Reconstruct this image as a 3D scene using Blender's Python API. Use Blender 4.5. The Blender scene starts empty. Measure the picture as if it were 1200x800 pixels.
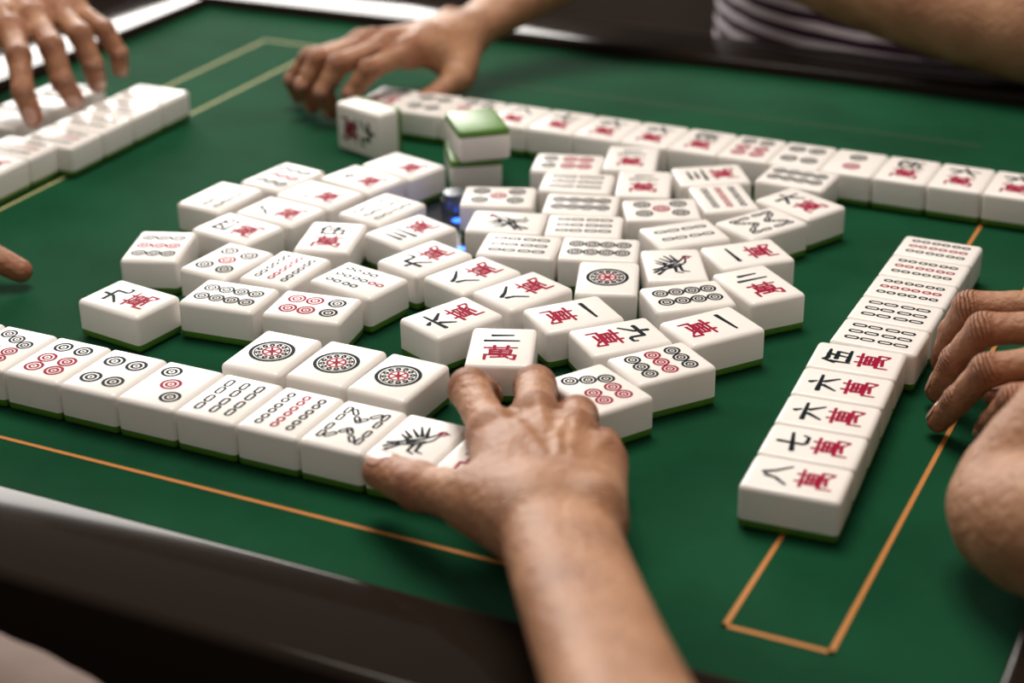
import bpy, bmesh, math
import numpy as np
from mathutils import Vector, Matrix
FZ=0.76
SC=bpy.context.scene
# ------------------------------------------------------------ materials
def nmat(name,col,rough=.5,coat=0,metal=0,spec=.5):
    m=bpy.data.materials.new(name);m.use_nodes=True
    b=m.node_tree.nodes['Principled BSDF']
    b.inputs['Base Color'].default_value=(*col,1);b.inputs['Roughness'].default_value=rough
    b.inputs['Coat Weight'].default_value=coat;b.inputs['Metallic'].default_value=metal
    b.inputs['Specular IOR Level'].default_value=spec
    return m,m.node_tree,b
def noise_col(nt,b,c1,c2,scale,detail=3,p0=.35,p1=.65,mapping=None):
    tc=nt.nodes.new('ShaderNodeTexCoord');n=nt.nodes.new('ShaderNodeTexNoise');r=nt.nodes.new('ShaderNodeValToRGB')
    n.inputs['Scale'].default_value=scale;n.inputs['Detail'].default_value=detail
    src=tc.outputs['Object']
    if mapping:
        mp=nt.nodes.new('ShaderNodeMapping');mp.inputs['Scale'].default_value=mapping;nt.links.new(src,mp.inputs[0]);src=mp.outputs[0]
    nt.links.new(src,n.inputs['Vector']);nt.links.new(n.outputs['Fac'],r.inputs[0])
    r.color_ramp.elements[0].position=p0;r.color_ramp.elements[1].position=p1
    r.color_ramp.elements[0].color=(*c1,1);r.color_ramp.elements[1].color=(*c2,1)
    nt.links.new(r.outputs[0],b.inputs['Base Color']);return tc,n,r
def bump(nt,b,scale,strength,dist,detail=2):
    tc=nt.nodes.new('ShaderNodeTexCoord');n=nt.nodes.new('ShaderNodeTexNoise');bp=nt.nodes.new('ShaderNodeBump')
    n.inputs['Scale'].default_value=scale;n.inputs['Detail'].default_value=detail
    bp.inputs['Strength'].default_value=strength;bp.inputs['Distance'].default_value=dist
    nt.links.new(tc.outputs['Object'],n.inputs['Vector']);nt.links.new(n.outputs['Fac'],bp.inputs['Height']);nt.links.new(bp.outputs[0],b.inputs['Normal'])
    return n,bp
M_white,nt,b=nmat('tile_white_resin',(.87,.83,.79),.28,spec=.42)
b.inputs['Subsurface Weight'].default_value=.1;b.inputs['Subsurface Radius'].default_value=(1,.9,.8);b.inputs['Subsurface Scale'].default_value=.0015
M_green,_,_=nmat('tile_green_back',(.075,.20,.018),.35)
M_dark,_,_=nmat('tile_ink_navy',(.004,.010,.014),.6,spec=.05)
M_red,_,_=nmat('tile_ink_crimson',(.30,.004,.035),.6,spec=.05)
M_felt,nt,b=nmat('green_felt',(.004,.07,.03),.9,spec=.08)
noise_col(nt,b,(.0034,.044,.018),(.0052,.064,.026),14,8)
b.inputs['Sheen Weight'].default_value=.06;b.inputs['Sheen Roughness'].default_value=.5
b.inputs['Sheen Tint'].default_value=(.3,.7,.4,1)
bump(nt,b,1100,.6,.0006,3)
M_line,_,_=nmat('orange_line_print',(.50,.19,.035),.7)
M_line2,_,_=nmat('pale_line_print',(.45,.42,.18),.7)
M_line3,_,_=nmat('faint_line_print',(.05,.07,.025),.8)  # darker, low-contrast colour for the faint back line
M_black,nt,b=nmat('black_lacquer',(.016,.011,.008),.09,spec=.09)
M_wood,nt,b=nmat('brown_wood',(.09,.05,.03),.45)
noise_col(nt,b,(.05,.030,.016),(.12,.078,.042),8,6,.3,.7,(1,12,12))
# ------------------------------------------------------------ helpers
def link(o,parent=None):
    bpy.context.collection.objects.link(o)
    if parent: o.parent=parent
    return o
def empty(name):
    return link(bpy.data.objects.new(name,None))
def box(name,lo,hi,mat,bev=0,parent=None,seg=3):
    bm=bmesh.new();bmesh.ops.create_cube(bm,size=1)
    for v in bm.verts: v.co=Vector([lo[i]+(v.co[i]+.5)*(hi[i]-lo[i]) for i in range(3)])
    if bev: bmesh.ops.bevel(bm,geom=bm.edges[:],offset=bev,segments=seg,profile=.5,affect='EDGES')
    for f in bm.faces:f.smooth=bev>0
    me=bpy.data.meshes.new(name);bm.to_mesh(me);bm.free();me.materials.append(mat)
    return link(bpy.data.objects.new(name,me),parent)
# ------------------------------------------------------------ tiles
W,H,T=.032,.0425,.0205
class Pen:
    def __init__(s): s.v=[];s.f=[];s.m=[]
    def poly(s,pts,m):
        a=sum(pts[i][0]*pts[(i+1)%len(pts)][1]-pts[(i+1)%len(pts)][0]*pts[i][1] for i in range(len(pts)))
        if a<0: pts=pts[::-1]
        k=len(s.v);s.v+=[(p[0],p[1]) for p in pts];s.f.append(list(range(k,k+len(pts))));s.m.append(m)
    def stroke(s,pts,w,m,taper=.75):
        n=len(pts)
        for i in range(n-1):
            (x0,y0),(x1,y1)=pts[i],pts[i+1];L=math.hypot(x1-x0,y1-y0) or 1e-6
            nx,ny=-(y1-y0)/L,(x1-x0)/L
            w0=w*(1-(1-taper)*i/(n-1))/2;w1=w*(1-(1-taper)*(i+1)/(n-1))/2
            s.poly([(x0+nx*w0,y0+ny*w0),(x1+nx*w1,y1+ny*w1),(x1-nx*w1,y1-ny*w1),(x0-nx*w0,y0-ny*w0)],m)
        for i,(x,y) in enumerate(pts):
            r=w*(1-(1-taper)*i/(n-1))/2*(1.15 if i==0 else 1)
            s.poly([(x+r*math.cos(a*math.pi/3.5),y+r*math.sin(a*math.pi/3.5)) for a in range(7)],m)
    def ring(s,x,y,r0,r1,m,n=20):
        for i in range(n):
            a,b=2*math.pi*i/n,2*math.pi*(i+1)/n
            s.poly([(x+r0*math.cos(a),y+r0*math.sin(a)),(x+r1*math.cos(a),y+r1*math.sin(a)),(x+r1*math.cos(b),y+r1*math.sin(b)),(x+r0*math.cos(b),y+r0*math.sin(b))],m)
    def disc(s,x,y,r,m,n=14): s.poly([(x+r*math.cos(2*math.pi*i/n),y+r*math.sin(2*math.pi*i/n)) for i in range(n)],m)
DK,RD=2,3
WAN=[[(-6,4.6),(6,5)],[(-2.6,6.6),(-2.4,3.2)],[(2.6,6.6),(2.4,3.2)],[(-3.9,2.8),(-3.7,-.7)],[(-3.9,2.8),(4,2.8),(3.8,-.7)],[(-3.7,1.05),(3.8,1.05)],[(-3.7,-.7),(3.8,-.7)],[(0,2.8),(0,-4)],
 [(-5.6,-2),(-5.6,-6.6)],[(-5.6,-2),(5.8,-2),(5.6,-6.2),(4.2,-5.6)],[(-3,-4.3),(2.6,-3.8)],[(1.8,-2.9),(3.2,-4.9)]]
NUM={1:[[(-7,-.4),(7,.5)]],2:[[(-4,3),(4,3.5)],[(-6.6,-3),(6.6,-2.6)]],3:[[(-5,4.4),(5,4.9)],[(-4,.2),(4,.5)],[(-6.8,-4.4),(6.8,-4.1)]],
 4:[[(-6,4),(-5.4,-4.4)],[(-6,4),(6,4.2),(5.5,-4.4)],[(-5.4,-4),(5.5,-4)],[(-1.8,4),(-2,.4),(-4,-1.6)],[(1.6,4),(1.6,-.4),(4.4,-.6)]],
 5:[[(-4,6),(-6.6,1)],[(-5.2,2.8),(-5.2,-6)],[(-2.5,4.8),(6,5)],[(1.6,4.8),(.2,-4.8)],[(-2.2,.8),(4.6,1),(4,-4.8)],[(-3.4,-5),(6.8,-4.9)]],
 6:[[(-.4,6.4),(1,4.2)],[(-7,1.9),(7,2.4)],[(-2,.2),(-5.6,-5.8)],[(1.6,.2),(5.6,-5.6)]],
 7:[[(-7,-.6),(7,2)],[(-1,6.4),(-1.2,-4),(0,-5.4),(5,-5.4),(6,-3.2)]],
 8:[[(-2,4),(-3,0),(-7,-5)],[(.2,5.4),(2.4,1),(7,-4.8)]],
 9:[[(-6,2),(3.2,2.6),(3,-3.6),(4,-5),(6.6,-4.8),(7,-2.8)],[(-1,6.4),(-1.8,0),(-6.6,-6)]]}
def dots(p,l,r):
    for x,y,m in l:
        p.ring(x,y,r*.70,r,m);p.ring(x,y,r*.30,r*.56,m,14);p.disc(x,y,r*.16,m,8)
def stick(p,x,y,L,m,ang=0,w=2.6):
    c,s=math.cos(ang),math.sin(ang)
    for sg in (-1,1):
        hl=L/4-.15;cy=sg*L/4
        def rr(hw,hh):
            out=[];rad=hw*.9
            for cx,cyy,a0 in ((hw-rad,hh-rad,0),(-hw+rad,hh-rad,90),(-hw+rad,-hh+rad,180),(hw-rad,-hh+rad,270)):
                for k in range(4):
                    a=math.radians(a0+k*30);out.append((cx+rad*math.cos(a),cyy+rad*math.sin(a)+cy))
            return [(x+c*u-s*v,y+s*u+c*v) for u,v in out]
        o=rr(w/2,hl);i_=rr(w/2-1.35,hl-1.35)
        for k in range(len(o)):
            j=(k+1)%len(o);p.poly([o[k],o[j],i_[j],i_[k]],m)
def symbol(kind):
    p=Pen();k,n=kind[0],int(kind[1:])
    if k=='w':
        for st in WAN:p.stroke([(x*1.4,y*1.25-8.4) for x,y in st],2.0,RD,.85)
        for st in NUM[n]:p.stroke([(x*1.34,y*1.1+9.3) for x,y in st],2.8,DK,.6)
    elif k=='d':
        if n==1:
            p.ring(0,0,10.4,12.4,DK,36);p.ring(0,0,9.0,9.8,DK,32)
            for i in range(12):
                a=i*math.pi/6;p.ring(7.4*math.cos(a),7.4*math.sin(a),.4,1.7,DK,8)
            p.ring(0,0,4.3,5.6,RD,20)
            for i in range(6):
                a=i*math.pi/3;p.stroke([(1.2*math.cos(a),1.2*math.sin(a)),(3.9*math.cos(a),3.9*math.sin(a))],1.6,RD)
            p.disc(0,0,1.4,RD)
        else:
            L={2:[(0,9,DK),(0,-9,RD)],3:[(-8,12,DK),(0,0,RD),(8,-12,DK)],4:[(-7,10,DK),(7,10,DK),(-7,-10,DK),(7,-10,DK)],
             5:[(-7.5,11.5,DK),(7.5,11.5,DK),(0,0,RD),(-7.5,-11.5,DK),(7.5,-11.5,DK)],
             6:[(-6.5,12.5,DK),(6.5,12.5,DK),(-6.5,-1,RD),(6.5,-1,RD),(-6.5,-12,RD),(6.5,-12,RD)],
             7:[(-8.5,14,DK),(0,10,DK),(8.5,6,DK),(-6,-3.5,RD),(6,-3.5,RD),(-6,-13,RD),(6,-13,RD)],
             8:[(x,y,DK) for x in(-6,6) for y in(14.2,4.7,-4.7,-14.2)],
             9:[(x,y,m) for x in(-9,0,9) for y,m in((12,DK),(0,RD),(-12,DK))]}[n]
            dots(p,L,{2:6,3:5.8,4:6,5:5.6,6:5.4,7:4.7,8:4.8,9:4.6}[n])
    elif k=='b':
        if n==1:
            B=[[(-9,-6),(-4,-2),(2,2),(6,8),(9,12),(12,11)],[(-10,-9),(-3,-6),(3,-3),(7,2),(8,8)],[(-13,-12),(-8,-7)],[(-13,-8),(-8,-5)],[(-11,-15),(-6,-8)],[(-2,3),(-8,9)],[(0,4),(-5,13)],[(2,5),(-1,14)],[(3,-3),(4,-11),(8,-12)],[(0,-5),(0,-12),(4,-14)],[(-6,-1),(-11,2)],[(-5,1),(-11,6)],[(-4,-4),(4,0)]]
            for st in B:p.stroke([(x*.95,y*.95) for x,y in st],2.3,DK,.5)
            p.ring(8,10,1.2,2.6,RD,10)
        else:
            g=9
            if n==2:L=[(0,9,DK),(0,-9,DK)]
            elif n==3:L=[(0,9,DK),(-g*.8,-9,DK),(g*.8,-9,DK)]
            elif n==4:L=[(x,y,DK) for x in(-6,6) for y in(9,-9)]
            elif n==5:L=[(-8,9,DK),(8,9,DK),(0,0,RD),(-8,-9,DK),(8,-9,DK)]
            elif n==6:L=[(x,y,DK) for x in(-g,0,g) for y in(9,-9)]
            elif n==7:L=[(0,13,RD)]+[(x,y,DK) for x in(-g,0,g) for y in(1,-11.5)]
            elif n==9:L=[(x,y,RD if x==0 else DK) for x in(-g,0,g) for y in(12,0,-12)]
            if n==8:
                for sg in(1,-1):
                    for x,a in((-10.5,0),(-3.6,.62*sg),(3.6,-.62*sg),(10.5,0)):stick(p,x,9*sg,16,DK,a,3.8)
            else:
                Ls={7:11.5,9:11.5}.get(n,17)
                for x,y,m in L:stick(p,x,y,Ls,m,0,4.4)
    return p
def body_mesh():
    bm=bmesh.new();bmesh.ops.create_cube(bm,size=1);bmesh.ops.scale(bm,vec=(W,H,T),verts=bm.verts)
    bmesh.ops.bevel(bm,geom=bm.edges[:],offset=.0026,segments=4,profile=.5,affect='EDGES')
    bmesh.ops.bisect_plane(bm,geom=bm.verts[:]+bm.edges[:]+bm.faces[:],plane_co=(0,0,-T/2+.0046),plane_no=(0,0,1))
    bm.normal_update();return bm
def tile_mesh(kind):
    bm=body_mesh()
    for f in bm.faces:
        f.smooth=True;f.material_index=1 if f.calc_center_median().z<-T/2+.0046 else 0
    if kind:
        p=symbol(kind);z=T/2+.00004;s=.001*.9
        vs=[bm.verts.new((x*s,y*s,z)) for x,y in p.v]
        for f,m in zip(p.f,p.m):
            try:
                ff=bm.faces.new([vs[i] for i in f]);ff.material_index=m
            except ValueError: pass
    me=bpy.data.meshes.new('tile_'+(kind or 'blank'));bm.to_mesh(me);bm.free()
    for m in(M_white,M_green,M_dark,M_red):me.materials.append(m)
    return me
MESH={}
def tile(kind,x,y,deg,z=0,mw=None,sx=1):
    if kind not in MESH:MESH[kind]=tile_mesh(kind)
    o=link(bpy.data.objects.new('mahjong_tile',MESH[kind]))
    if mw: o.matrix_world=mw
    else: o.location=(x*.001,y*.001,FZ+z+T/2+.0004);o.rotation_euler=(0,0,math.radians(deg));o.scale=(sx,1,1)
    return o
LOOSE="""w9 -133.9 -173.1 82
d9 -161.4 -109.1 20
d8 -88.7 -149.2 95
d6 -42.6 -143.3 -82
d5 -115.5 -111.1 -6
b9 -81.0 -107.6 -1
w4 -136.5 -69.7 80
b6 -173.4 -32.1 -5
d9 -157.8 11.2 -9
w3 -122.1 -5.5 80
w7 -112.4 27.3 75
w1 -101.1 57.8 75
w8 -128.6 -37.7 82
w5 -82.1 -59.4 16
b6 -77.0 -10.7 -12
w3 -45.9 -33.7 160
w9 -20.4 -64.5 161
b7 -37.9 -104.7 -101
w8 13.1 -74.4 159
w8 45.8 -82.3 156
w6 27.4 -125.8 156
d5 -24.6 33.8 110
b1 -3.0 -.3 106
b6 18.5 -28.7 104
d6 -10.8 101.7 106
b6 7.6 73.3 106
d8 24.3 41.4 107
b6 39.3 11.7 109
d8 60.2 -15.8 108
d1 79.3 -49.8 20
w2 21.4 125.5 17
w2 44.6 87.5 19
d5 69.3 52.6 118
b4 94.1 23.7 135
b1 104.7 -19.6 28
w3 75.8 116.9 123
b9 95.4 84.1 35
w1 134.8 10.5 133
w2 153.2 -25.7 49
b8 127.8 55.7 150
w6 138.4 93.6 64
d8 124.1 133.7 88
d8 125.3 -54.5 129
w1 81.2 -98.0 -41
w9 112.4 -112.5 -43
w1 148.8 -83.2 -37
d9 141.0 -131.3 -38
d7 124.7 -167.1 58
w2 65.0 -146.2 21
d1 -32.4 -196.5 1
d1 2.0 -194.3 0
d1 35.4 -194.6 -2"""
for l in LOOSE.split('\n'):
    k,x,y,a=l.split();tile(k,float(x),float(y),float(a))
def row(kinds,x,y,dirn,st=32.4,dx=0,yaw=90,sx=1):
    for i,k in enumerate(kinds):
        if dirn=='x':tile(k,x+i*st,y,0)
        else:tile(k,x+dx*i,y+i*st,yaw,sx=sx)
row(['d9','d7','d6','d4','d3','b6','b9','b8','b1','w1'],-185.8,-245.1,'x')
row(['d6','d4','d6','w8','w7','w6','w6','w5','d6','d4','d2','w5','w6','w6','w7','w7'],-175.8,172,'x')
row(['w8','w7','w6','w6','w5'],231.3,-208.7,'y',29.4,-2.0,93.9,.905)
row(['b6','b6','b9','b9','b9'],226.5,-61.2,'y',29.3,0,90,.905)
row(['b9','b4','b6','b6'],-329.6,16.7,'y')
row(['b6','w2','b9'],-340.8,-74.5,'y')
row(['b6','b4','d4'],-388.2,32.6,'y')
def place(kind,xc,yc,zc,X,Y,Z):
    m=Matrix(((X[0],Y[0],Z[0],xc*.001),(X[1],Y[1],Z[1],yc*.001),(X[2],Y[2],Z[2],FZ+zc),(0,0,0,1)))
    tile(kind,0,0,0,mw=m)
place('w9',-161,121,.0164,(0,0,-1),(.951,-.309,0),(-.309,-.951,0))
for zc,a,x,y in((.0106,33,-76,102),(.0313,40,-71,99)):
    c,s=math.cos(math.radians(a)),math.sin(math.radians(a))
    place('d2',x,y,zc,(c,s,0),(s,-c,0),(0,0,-1))
# ------------------------------------------------------------ table
tb=empty('mahjong_table')
X0,X1,Y0,Y1=-.47,.333,-.332,.385
box('felt_surface',(X0,Y0,FZ-.02),(X1,Y1,FZ),M_felt,parent=tb)
rw=.058
def rim(n,lo,hi):
    box(n,(lo[0],lo[1],FZ-.04),(hi[0],hi[1],FZ+.009),M_black,.005,tb,4)
rim('rim_front',(X0-rw,Y0-rw),(X1+rw,Y0));rim('rim_back',(X0-rw,Y1),(X1+rw,Y1+rw))
rim('rim_left',(X0-rw,Y0),(X0,Y1));rim('rim_right',(X1,Y0),(X1+rw,Y1))
box('apron',(X0-.05,Y0-.05,FZ-.13),(X1+.05,Y1+.05,FZ-.045),M_wood,.004,tb)
box('pedestal',(-.25,-.17,.04),(.12,.22,FZ-.12),M_black,.01,tb)
box('base_plate',(-.35,-.27,0),(.22,.32,.04),M_black,.01,tb)
def line(n,a,b,w=.0022,m=M_line):
    a=Vector(a);b=Vector(b);d=(b-a).normalized();q=Vector((-d.y,d.x))*w/2
    me=bpy.data.meshes.new(n);z=FZ+.0003
    me.from_pydata([(*(a-q-d*w/2),z),(*(b-q+d*w/2),z),(*(b+q+d*w/2),z),(*(a+q-d*w/2),z)],[],[(0,1,2,3)]);me.materials.append(m)
    link(bpy.data.objects.new(n,me),tb)
line('line_right_outer',(.272,-.293),(.272,.19));line('line_right_inner',(.2305,-.293),(.2305,.19))
line('line_right_end',(.2305,-.293),(.272,-.293))
line('line_front',(-.37,-.289),(.17,-.289))
line('line_left_outer',(-.370,-.25),(-.370,.318),m=M_line2);line('line_left_inner',(-.316,-.25),(-.316,.318),m=M_line2)
line('line_left_end',(-.370,.318),(-.316,.318),m=M_line2)
line('line_back',(-.25,.29),(.2,.29),.0014,M_line3)
M_con,_,_=nmat('console_dark_plastic',(.02,.025,.035),.15,coat=.5)
M_led,nt,b=nmat('blue_led',(.02,.1,.9),.3);b.inputs['Emission Color'].default_value=(.03,.15,1,1);b.inputs['Emission Strength'].default_value=3.5
def disc(n,x,y,r,z0,z1,m,seg=48):
    bm=bmesh.new();bmesh.ops.create_cone(bm,cap_ends=True,segments=seg,radius1=r,radius2=r,depth=z1-z0)
    me=bpy.data.meshes.new(n);bm.to_mesh(me);bm.free();me.materials.append(m)
    o=link(bpy.data.objects.new(n,me),tb);o.location=(x,y,(z0+z1)/2);return o
disc('centre_console',-.050,.012,.062,FZ-.004,FZ+.0003,M_con)
for i in range(8):
    a=i*math.pi/4+.1;disc('console_led_%d'%i,-.050+.024*math.cos(a),.012+.024*math.sin(a),.004,FZ,FZ+.00036,M_led,16)
M_dome,_,_=nmat('console_grey_cap',(.2,.21,.23),.25,metal=.6)
disc('dice_cap_base',-.062,.050,.0085,FZ,FZ+.008,M_dome,32);disc('dice_cap_top',-.062,.050,.0070,FZ+.008,FZ+.012,M_dome,32)
# ------------------------------------------------------------ SDF modelling of hands
M_skin,nt,b=nmat('skin',(.5,.26,.16),.47,spec=.36)
tc,n1,r1=noise_col(nt,b,(.30,.135,.068),(.46,.240,.132),42,6,.3,.7)
L=nt.links.new
at=nt.nodes.new('ShaderNodeAttribute');at.attribute_name='redness'
mx=nt.nodes.new('ShaderNodeMix');mx.data_type='RGBA';mx.inputs['B'].default_value=(.33,.105,.058,1)
L(at.outputs['Fac'],mx.inputs['Factor']);L(r1.outputs[0],mx.inputs['A']);L(mx.outputs['Result'],b.inputs['Base Color'])
b.inputs['Subsurface Weight'].default_value=.1;b.inputs['Subsurface Radius'].default_value=(1,.35,.2);b.inputs['Subsurface Scale'].default_value=.0025
n2,bp=bump(nt,b,260,1.0,.0014,7)
def math_n(op,a,bv=None):
    m=nt.nodes.new('ShaderNodeMath');m.operation=op
    for i,x in enumerate((a,bv)):
        if x is None:continue
        if isinstance(x,(int,float)):m.inputs[i].default_value=x
        else:L(x,m.inputs[i])
    return m.outputs[0]
jc=nt.nodes.new('ShaderNodeAttribute');jc.attribute_name='joint_coord';jw=nt.nodes.new('ShaderNodeAttribute');jw.attribute_name='joint_weight'
nz=nt.nodes.new('ShaderNodeTexNoise');nz.inputs['Scale'].default_value=200
tc2=nt.nodes.new('ShaderNodeTexCoord');L(tc2.outputs['Object'],nz.inputs['Vector'])
ph=math_n('ADD',math_n('MULTIPLY',jc.outputs['Fac'],1.5),math_n('MULTIPLY',nz.outputs['Fac'],3.0))
cr=math_n('MULTIPLY',math_n('POWER',math_n('ABSOLUTE',math_n('SINE',ph)),.5),jw.outputs['Fac'])
bp2=nt.nodes.new('ShaderNodeBump');bp2.inputs['Strength'].default_value=1;bp2.inputs['Distance'].default_value=.0016
L(cr,bp2.inputs['Height']);L(bp.outputs[0],bp2.inputs['Normal']);L(bp2.outputs[0],b.inputs['Normal'])
M_nail,_,_=nmat('fingernail',(.55,.32,.25),.22,coat=.3)
def smin(a,b,k):
    h=np.clip(.5+.5*(b-a)/k,0,1);return b*(1-h)+a*h-k*h*(1-h)
class Vol:
    def __init__(s,lo,hi,h):
        s.lo=np.array(lo,np.float32);s.h=h;s.n=[int(math.ceil((hi[i]-lo[i])/h))+1 for i in range(3)]
        s.ax=[(s.lo[i]+h*np.arange(s.n[i])).astype(np.float32) for i in range(3)]
    def new(s): return np.full(s.n,.03,np.float32)
    def cone(s,F,a,b,ra,rb,k):
        a=np.array(a);b=np.array(b);r=max(ra,rb)+2.2*k+.004
        lo=np.minimum(a,b)-r;hi=np.maximum(a,b)+r;sl=[]
        for i in range(3):
            i0=max(0,int((lo[i]-s.lo[i])/s.h));i1=min(s.n[i],int((hi[i]-s.lo[i])/s.h)+2)
            if i1<=i0:return
            sl.append(slice(i0,i1))
        X=s.ax[0][sl[0]][:,None,None]-a[0];Y=s.ax[1][sl[1]][None,:,None]-a[1];Z=s.ax[2][sl[2]][None,None,:]-a[2]
        d=b-a;L2=float(d.dot(d))+1e-12
        t=np.clip((X*d[0]+Y*d[1]+Z*d[2])/L2,0,1)
        D=np.sqrt((X-t*d[0])**2+(Y-t*d[1])**2+(Z-t*d[2])**2)-(ra+(rb-ra)*t)
        sl=tuple(sl);F[sl]=smin(F[sl],D.astype(np.float32),k)
def spline(pts,n=5):
    """catmull-rom through (point,radius)"""
    A=[np.append(p,r) for p,r in pts];A=[2*A[0]-A[1]]+A+[2*A[-1]-A[-2]];out=[]
    for i in range(1,len(A)-2):
        for k in range(n):
            t=k/n;p0,p1,p2,p3=A[i-1:i+3]
            out.append(.5*((2*p1)+(-p0+p2)*t+(2*p0-5*p1+4*p2-p3)*t*t+(-p0+3*p1-3*p2+p3)*t**3))
    out.append(A[-2]);return [(o[:3],o[3]) for o in out]
def nets(vol,lo,h):
    n=np.array(vol.shape)
    ins=vol<0
    c=np.zeros(n-1,np.int8)
    for i in(0,1):
        for j in(0,1):
            for k in(0,1):c+=ins[i:n[0]-1+i,j:n[1]-1+j,k:n[2]-1+k]
    mask=(c>0)&(c<8);idx=np.argwhere(mask);vid=np.full(mask.shape,-1,np.int32);vid[mask]=np.arange(len(idx))
    S=np.zeros((len(idx),3));N=np.zeros(len(idx))
    cs=[(i,j,k) for i in(0,1) for j in(0,1) for k in(0,1)]
    for p in cs:
        for a in range(3):
            if p[a]==0:
                q=list(p);q[a]=1
                va=vol[idx[:,0]+p[0],idx[:,1]+p[1],idx[:,2]+p[2]];vb=vol[idx[:,0]+q[0],idx[:,1]+q[1],idx[:,2]+q[2]]
                cr=(va<0)!=(vb<0);t=np.where(cr,va/np.where(cr,va-vb,1),0)
                pos=np.tile(np.array(p,float),(len(idx),1));pos[:,a]+=t
                S[cr]+=pos[cr];N[cr]+=1
    V=np.array(lo)+h*(idx+S/N[:,None])
    faces=[]
    for a in range(3):
        b1,b2=(a+1)%3,(a+2)%3
        s0=[slice(None)]*3;s1=[slice(None)]*3;s0[a]=slice(0,n[a]-1);s1[a]=slice(1,n[a])
        A=ins[tuple(s0)];B=ins[tuple(s1)];e=np.argwhere(A!=B)
        e=e[(e[:,b1]>0)&(e[:,b2]>0)&(e[:,b1]<n[b1]-1)&(e[:,b2]<n[b2]-1)]
        def cell(o1,o2):
            q=e.copy();q[:,b1]-=o1;q[:,b2]-=o2;return vid[q[:,0],q[:,1],q[:,2]]
        Q=np.stack([cell(1,1),cell(0,1),cell(0,0),cell(1,0)],1)
        fl=~A[e[:,0],e[:,1],e[:,2]]
        Q[fl]=Q[fl][:,::-1];faces.append(Q)
    return V,np.concatenate(faces)
def arm(name,parent,Wp,fore,fingers,thumb,h=.0014,up=(0,0,1),sc=1.0,wr=.0185):
    P=lambda p:np.array([p[0]*.001,p[1]*.001,FZ+p[2]*.001])
    Wp=P(Wp);fore=[(P(p),r*.001) for p,r in fore];fg=[[P(q) for q in c] for c in fingers];th=[P(q) for q in thumb]
    allp=[Wp]+[p for p,_ in fore]+[q for c in fg for q in c]+th
    mr=max([r for _,r in fore]+[.025])+.012
    lo=np.min(allp,0)-mr;hi=np.max(allp,0)+mr
    V=Vol(lo,hi,h);pal=V.new()
    upv=np.array(up,float)
    lat=fg[0][0]-fg[3][0];lat/=np.linalg.norm(lat)
    fwd=(fg[1][0]+fg[2][0])/2-Wp;fwd/=np.linalg.norm(fwd)
    dors=np.cross(lat,fwd);dors/=np.linalg.norm(dors)
    if dors.dot(upv)<0:dors=-dors
    latw=np.cross(dors,fwd);latw/=np.linalg.norm(latw)
    if latw.dot(lat)<0: latw=-latw
    pts=spline([(Wp+fwd*.012,wr*1.02),(Wp-fwd*.006,wr)]+fore,4)
    for sg in(-1,1):
        Q=V.new()
        for i in range(len(pts)-1):
            (a,ra),(b,rb)=pts[i],pts[i+1]
            V.cone(Q,a+latw*sg*ra*.40,b+latw*sg*rb*.40,ra*.88,rb*.88,.0005)
        pal=Q if sg<0 else smin(pal,Q,.008)
    V.cone(pal,Wp-latw*.014+dors*.009,Wp-latw*.014+dors*.010,.0085*sc,.0085*sc,.007)
    rr=[.0112,.0112,.0108,.0100]
    for i,c in enumerate(fg):
        off=latw*(1.5-i)*.0085
        V.cone(pal,Wp+off,c[0]-dors*.0015,.0132*sc,rr[i]*sc*.96,.008)
        V.cone(pal,Wp*.45+c[0]*.55-dors*.004+off*.3,c[0]-dors*.004,.0120*sc,.0092*sc,.006)
    for i,c in enumerate(fg):
        V.cone(pal,c[0]+dors*.0052*sc,c[0]+dors*.0050*sc,.0074*sc,.0074*sc,.0042)
        V.cone(pal,Wp*.4+c[0]*.6+dors*.0100*sc,c[0]+dors*.0098*sc,.0014,.0024,.0032)
    for i in range(3):
        m0=Wp*.62+(fg[i][0]+fg[i+1][0])*.19+dors*.0130*sc;m1=(fg[i][0]+fg[i+1][0])*.42+Wp*.16+dors*.0100*sc
        m1=m1+latw*.003*(-1)**i;V.cone(pal,m0,(m0+m1)/2+latw*.002,.0013,.0014,.0026);V.cone(pal,(m0+m1)/2+latw*.002,m1,.0014,.0010,.0026)
    V.cone(pal,Wp+latw*.010,th[0],.0145*sc,.0135*sc,.010)
    V.cone(pal,th[0],th[1],.0135*sc,.0108*sc,.008)
    V.cone(pal,(th[0]+th[1])/2,(Wp*.3+fg[0][0]*.7),.009*sc,.0085*sc,.014)
    V.cone(pal,th[1]*.75+th[0]*.25,fg[0][0]*.6+Wp*.4,.0055,.007,.014)
    FR=[(.0096,.0090,.0078,.0066),(.0098,.0092,.0080,.0068),(.0095,.0088,.0076,.0065),(.0086,.0078,.0068,.0058)]
    for i,c in enumerate(fg):
        G=V.new();r=[x*sc for x in FR[i]]
        m=(c[0]+c[1])/2
        V.cone(G,c[0],m,r[0]*1.02,r[0]*.87,.002);V.cone(G,m,c[1],r[0]*.87,r[1]*1.02,.002)
        m=(c[1]+c[2])/2
        V.cone(G,c[1],m,r[1]*1.04,r[1]*.87,.002);V.cone(G,m,c[2],r[1]*.87,r[2],.002)
        u1=c[2]-c[1];u1/=np.linalg.norm(u1);u2=c[3]-c[2];u2/=np.linalg.norm(u2)
        V.cone(G,c[2],c[3],r[2]*1.05,r[3],.002)
        pad=(u2-u1);pad-=u2*pad.dot(u2);nn=np.linalg.norm(pad)
        if nn>.05:
            pad/=nn;V.cone(G,(c[2]+c[3])/2+pad*.0015,c[3]+pad*.001,r[3]*1.02,r[3]*.95,.003)
        FF=smin(FF,G,.0009) if i else G
    G=V.new()
    V.cone(G,th[0],th[1],.0125*sc,.0105*sc,.003);m=(th[1]+th[2])/2
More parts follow.
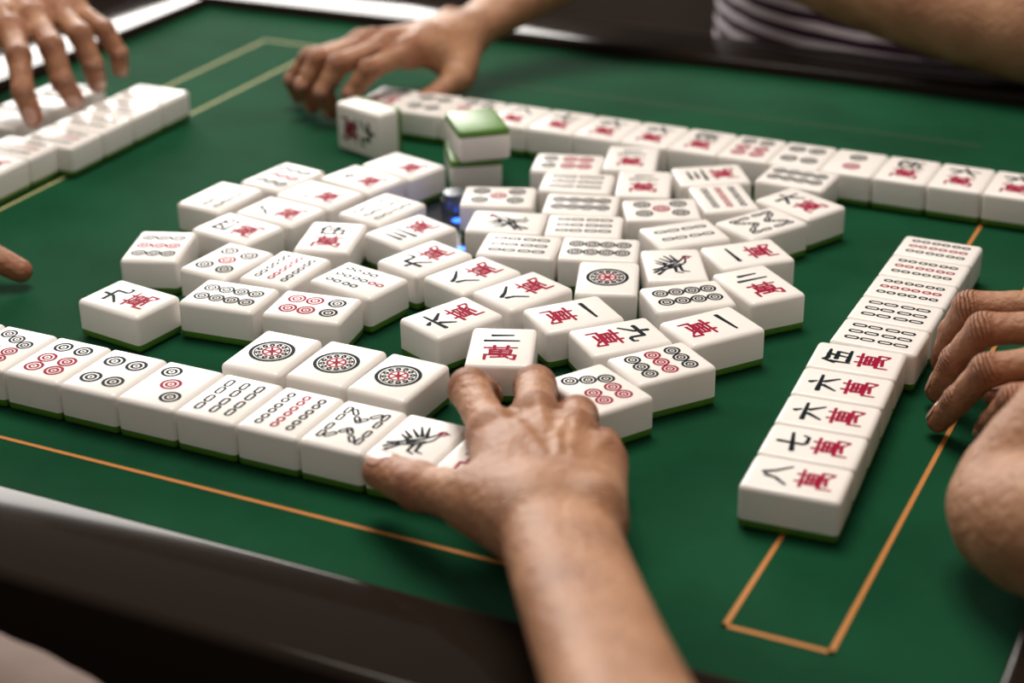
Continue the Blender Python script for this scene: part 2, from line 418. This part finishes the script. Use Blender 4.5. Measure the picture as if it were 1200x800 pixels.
    V.cone(G,th[1],m,.0108*sc,.0092*sc,.003);V.cone(G,m,th[2],.0092*sc,.0098*sc,.003)
    V.cone(G,th[2],th[3],.0098*sc,.0082*sc,.003)
    FF=smin(FF,G,.0012)
    tot=smin(pal,FF,.0055)
    vs,fs=nets(tot,V.lo,h)
    me=bpy.data.meshes.new(name)
    nv0=len(vs);red=np.zeros(nv0);JC=np.zeros(nv0);JW=np.zeros(nv0)
    spots=[(c[j],(.010,.009,.008,.010)[j]) for c in fg for j in range(4)]+[(th[2],.01),(th[3],.011)]
    for p,r in spots:
        d=np.linalg.norm(vs-p,axis=1);red=np.maximum(red,np.clip(1.35-d/(r*1.25),0,1)*.6)
    jl=[(c[j-1],c[j],c[j+1],.0065,1,.015) for c in fg for j in(1,2)]+[(th[1],th[2],th[3],.0065,1,.015)]
    jl+=[(Wp,c[0],c[1],.008,.4,.016) for c in fg]+[(fore[0][0],Wp-fwd*.004,Wp+fwd*.05,.012,.5,.035)]
    for a,p,q,hw,am,dm in jl:
        ax=(q-a)/np.linalg.norm(q-a);rel=vs-p;s=rel@ax;d=np.linalg.norm(rel,axis=1)
        u1=(p-a)/np.linalg.norm(p-a);u2=(q-p)/np.linalg.norm(q-p);dn=u1-u2
        if np.linalg.norm(dn)<.08 or am<1:dn=dors if am<1 else upv
        dn=dn-ax*dn.dot(ax);dn/=np.linalg.norm(dn)
        w=am*np.clip(1-(s/hw)**2,0,1)*np.clip((rel@dn)/.004,0,1)*(d<dm)
        up_=w>JW;JC[up_]=s[up_]*1000;JW[up_]=w[up_]
    nv=len(vs);verts=vs.tolist();faces=fs.tolist();nf=len(faces)
    tips=[(c[1],c[2],c[3],FR[i][2]*sc,FR[i][3]*sc,None) for i,c in enumerate(fg)]
    tips.append((th[1],th[2],th[3],.0098*sc,.0082*sc,1))
    for a,b_,c_,r2,r3,tf in tips:
        u1=b_-a;u1/=np.linalg.norm(u1);L_=np.linalg.norm(c_-b_);u2=(c_-b_)/L_
        dn=u1-u2;dn-=u2*dn.dot(u2)
        if tf or np.linalg.norm(dn)<.08:
            dn=upv-u2*upv.dot(u2)
        dn/=np.linalg.norm(dn);la=np.cross(u2,dn)
        ns,nt_=9,9;base=len(verts);
        for si in range(ns):
            s=si/(ns-1);along=L_-.0085+s*.0125 if not tf else L_-.0095+s*.0145
            tt=min(1,along/L_);r=(r2+(r3-r2)*tt)+.00035
            if along>L_: r=math.sqrt(max(r*r-(along-L_)**2*.55,1e-8))
            tm=math.radians(48)*(max(0,1-abs(2*s-1)**3.2)**.5+.02)
            for ti in range(nt_):
                th_=tm*(2*ti/(nt_-1)-1)
                lift=.0002-.0003*abs(2*s-1)**4
                p=b_+u2*along+(r+lift)*(math.cos(th_)*dn+math.sin(th_)*la)
                verts.append(p.tolist())
        for si in range(ns-1):
            for ti in range(nt_-1):
                q=base+si*nt_+ti;faces.append([q,q+1,q+nt_+1,q+nt_])
    me.from_pydata(verts,[],faces);me.materials.append(M_skin);me.materials.append(M_nail)
    pad=[0]*(len(verts)-nv)
    for nm,arr in(('redness',red),('joint_coord',JC),('joint_weight',JW)):
        at=me.attributes.new(nm,'FLOAT','POINT');at.data.foreach_set('value',list(arr)+pad)
    mi=np.zeros(len(faces),np.int32);mi[nf:]=1;me.polygons.foreach_set('material_index',mi)
    me.polygons.foreach_set('use_smooth',np.ones(len(faces),bool));me.update()
    o=link(bpy.data.objects.new(name,me),parent)
    sm=o.modifiers.new('smooth','SMOOTH');sm.factor=.5;sm.iterations=2
    return o
def limb(name,chain,h=.003,mat=M_skin,k=.002,parent=None,n=5):
    P=spline([(np.array([p[0]*.001,p[1]*.001,FZ+p[2]*.001]),r*.001) for p,r in chain],n)
    mr=max(r for _,r in P)+.02;A=[p for p,_ in P]
    V=Vol(np.min(A,0)-mr,np.max(A,0)+mr,h);F=V.new()
    for i in range(len(P)-1):V.cone(F,P[i][0],P[i+1][0],P[i][1],P[i+1][1],k)
    vs,fs=nets(F,V.lo,h);me=bpy.data.meshes.new(name);me.from_pydata(vs.tolist(),[],fs.tolist());me.materials.append(mat)
    me.polygons.foreach_set('use_smooth',np.ones(len(fs),bool))
    o=link(bpy.data.objects.new(name,me),parent);sm=o.modifiers.new('smooth','SMOOTH');sm.iterations=3
    return o
def loft(name,rings,mat,parent,n=40):
    bm=bmesh.new();R=[]
    for cx,cy,z,rx,ry in rings:
        R.append([bm.verts.new((cx+rx*math.cos(2*math.pi*i/n),cy+ry*math.sin(2*math.pi*i/n),z)) for i in range(n)])
    for a,b_ in zip(R,R[1:]):
        for i in range(n):bm.faces.new((a[i],a[(i+1)%n],b_[(i+1)%n],b_[i]))
    bm.faces.new(R[0][::-1]);bm.faces.new(R[-1])
    for f in bm.faces:f.smooth=True
    me=bpy.data.meshes.new(name);bm.to_mesh(me);bm.free();me.materials.append(mat);return link(bpy.data.objects.new(name,me),parent)
p_front=empty('seated_player');p_right=empty('seated_player');p_back=empty('seated_player');p_left=empty('seated_player')
arm('right_arm',p_front,(170,-313,42),[((214,-385,56),17),((257,-452,72),17.5),((302,-520,92),21),((352,-590,118),26)],
 [[(115,-255,37),(85,-219,36),(79,-197,23),(74,-178,11)],
  [(126,-238,39),(107,-198,32),(101,-180,18),(93,-175,9)],
  [(146,-244,38),(133,-211,29),(122,-196,18),(111,-190,9)],
  [(162,-252,34),(150,-223,24),(139,-210,15),(129,-205,8)]],
 [(158,-314,40),(128,-303,36),(99,-292,29),(75,-280,24)],h=.0012,wr=.0175)
M_sleeve,nt,b=nmat('pinkish_grey_cloth',(.20,.145,.125),.9);bump(nt,b,60,.4,.004)
limb('left_sleeve',[((-330,-520,70),45),((-200,-472,6),36),((0,-462,2),33),((90,-478,-8),31),((220,-560,-10),40)],mat=M_sleeve,parent=p_front)
arm('right_arm_and_hand',p_right,(380,-110,60),[((450,-125,82),22),((540,-150,110),28),((640,-180,150),34),((760,-190,250),42)],
 [[(307,-58,50),(268,-67,46),(260,-58,28),(256,-54,9)],
  [(315,-84,52),(280,-93,48),(268,-88,28),(261,-84,9)],
  [(324,-107,50),(288,-119,41),(276,-115,22),(268,-112,8)],
  [(332,-128,46),(303,-136,38),(294,-125,20),(289,-114,8)]],
 [(350,-92,40),(325,-85,28),(305,-84,18),(288,-83,12)],h=.0015,sc=.84)
limb('bent_arm',[((470,-70,190),30),((400,-130,118),34),((350,-180,66),32),((317,-214,31),23),((362,-247,50),34),((450,-280,94),42),((600,-300,190),50),((760,-320,300),55)],n=4,parent=p_right)
arm('right_arm_and_hand',p_back,(-168,268,42),[((-141,325,60),19),((-96,385,90),25),((-31,470,125),31),((-20,580,170),38)],
 [[(-173,198,46),(-186,165,40),(-196,158,24),(-202,168,8)],
  [(-189,197,48),(-208,163,42),(-216,154,24),(-216,163,8)],
  [(-205,201,47),(-228,170,41),(-236,161,24),(-235,169,8)],
  [(-218,209,43),(-245,184,37),(-256,178,21),(-257,186,7)]],
 [(-156,245,34),(-146,218,24),(-156,194,14),(-171,178,9)],h=.0017,sc=.82,wr=.015)
limb('resting_forearm',[((-190,450,188),24),((-70,430,118),28),((20,420,86),31),((110,412,64),35),((210,408,52),41),((310,415,50),44),((352,470,120),46),((340,600,260),55)],h=.004,parent=p_back)
arm('left_arm',p_left,(-475,100,82),[((-560,125,105),24),((-660,150,135),30),((-760,170,170),35),((-900,150,260),42)],
 [[(-398,62,70),(-370,34,64),(-358,20,46),(-353,20,29)],
  [(-400,88,72),(-364,60,64),(-354,54,44),(-353,62,29)],
  [(-398,110,71),(-364,90,64),(-355,88,45),(-360,96,29)],
  [(-400,130,68),(-366,118,60),(-357,119,44),(-364,128,30)]],
 [(-450,75,70),(-425,45,60),(-405,20,45),(-390,5,32)],h=.0018,sc=.92)
arm('right_arm_reaching',p_left,(-370,-215,50),[((-450,-240,75),24),((-560,-260,110),30),((-700,-250,160),36),((-900,-150,260),42)],
 [[(-300,-185,42),(-264,-163,31),(-243,-153,19),(-226,-148,10)],
  [(-298,-203,42),(-262,-188,30),(-246,-180,16),(-236,-172,9)],
  [(-300,-220,40),(-270,-208,28),(-255,-200,15),(-246,-192,9)],
  [(-305,-236,36),(-280,-228,24),(-268,-220,14),(-260,-212,9)]],
 [(-345,-185,40),(-320,-162,30),(-300,-150,20),(-282,-142,12)],h=.0019,sc=.92)
M_shirt,nt,b=nmat('striped_shirt',(.3,.25,.3),.85)
tc=nt.nodes.new('ShaderNodeTexCoord');wv=nt.nodes.new('ShaderNodeTexWave');wv.bands_direction='Z';wv.inputs['Scale'].default_value=23;wv.inputs['Distortion'].default_value=1.0;wv.inputs['Detail'].default_value=1
rr=nt.nodes.new('ShaderNodeValToRGB');rr.color_ramp.elements[0].position=.55;rr.color_ramp.elements[0].color=(.035,.006,.028,1);rr.color_ramp.elements[1].position=.65;rr.color_ramp.elements[1].color=(.72,.66,.72,1)
nt.links.new(tc.outputs['Object'],wv.inputs[0]);nt.links.new(wv.outputs['Fac'],rr.inputs[0]);nt.links.new(rr.outputs[0],b.inputs['Base Color'])
def torso(cx,cy,ax,mat,parent):
    R=[(.45,.22,.17),(.55,.225,.17),(.70,.22,.17),(.82,.215,.165),(.95,.22,.15),(1.08,.22,.13),(1.16,.17,.09),(1.2,.07,.06)]
    loft('torso_in_shirt',[(cx,cy,z,(a if ax=='x' else b_),(b_ if ax=='x' else a)) for z,a,b_ in R],mat,parent)
torso(.12,.635,'x',M_shirt,p_back)
M_s2,_,_=nmat('grey_cotton',(.12,.11,.12),.9);M_s3,_,_=nmat('navy_cotton',(.03,.035,.06),.9)
torso(-1.0,.0,'y',M_s2,p_left);torso(.9,-.2,'y',M_s3,p_right)
# ------------------------------------------------------------ room
M_floor,nt,b=nmat('dark_floor_boards',(.05,.03,.02),.5);noise_col(nt,b,(.02,.013,.01),(.05,.032,.022),3,5,.3,.7,(1,10,1))
M_wall,nt,b=nmat('dark_brown_wall',(.05,.03,.02),.7);noise_col(nt,b,(.03,.018,.012),(.05,.032,.022),2,4)
box('floor',(-3,-3,-.05),(3,3.2,0),M_floor)
box('wall_back',(-3,3.0,0),(3,3.1,3.2),M_wall)
def area(n,loc,rot,sx,sy,e,col):
    l=bpy.data.lights.new(n,'AREA');l.shape='RECTANGLE';l.size=sx;l.size_y=sy;l.energy=e;l.color=col
    o=link(bpy.data.objects.new(n,l));o.location=loc
    d=Vector(rot)-Vector(loc);o.rotation_euler=d.to_track_quat('-Z','Y').to_euler();return o
area('window_light',(-2.2,2.4,1.72),(-.05,0,.76),2.0,1.1,86,(1,.955,.90))
area('ceiling_light',(-.2,.3,2.6),(0,0,.76),.9,.9,36,(1,.92,.83))
w=bpy.data.worlds.new('world');SC.world=w;w.use_nodes=True;w.node_tree.nodes['Background'].inputs[0].default_value=(1,.93,.87,1);w.node_tree.nodes['Background'].inputs[1].default_value=.29
SC.view_settings.view_transform='Standard'
# ------------------------------------------------------------ camera
C=np.array([0.405,-0.831,FZ+0.389])
R=np.array([.9013,.4332,-.0131]);F=np.array([-.3958,.8106,-.4317])
F/=np.linalg.norm(F);R-=F*R.dot(F);R/=np.linalg.norm(R);D=np.cross(F,R)
cam=bpy.data.cameras.new('camera');co=link(bpy.data.objects.new('camera',cam))
co.matrix_world=Matrix(((R[0],-D[0],-F[0],C[0]),(R[1],-D[1],-F[1],C[1]),(R[2],-D[2],-F[2],C[2]),(0,0,0,1)))
cam.lens=62.3;cam.sensor_width=36;cam.clip_start=.02
cam.dof.use_dof=True;cam.dof.focus_distance=.86;cam.dof.aperture_fstop=5.2
SC.camera=co
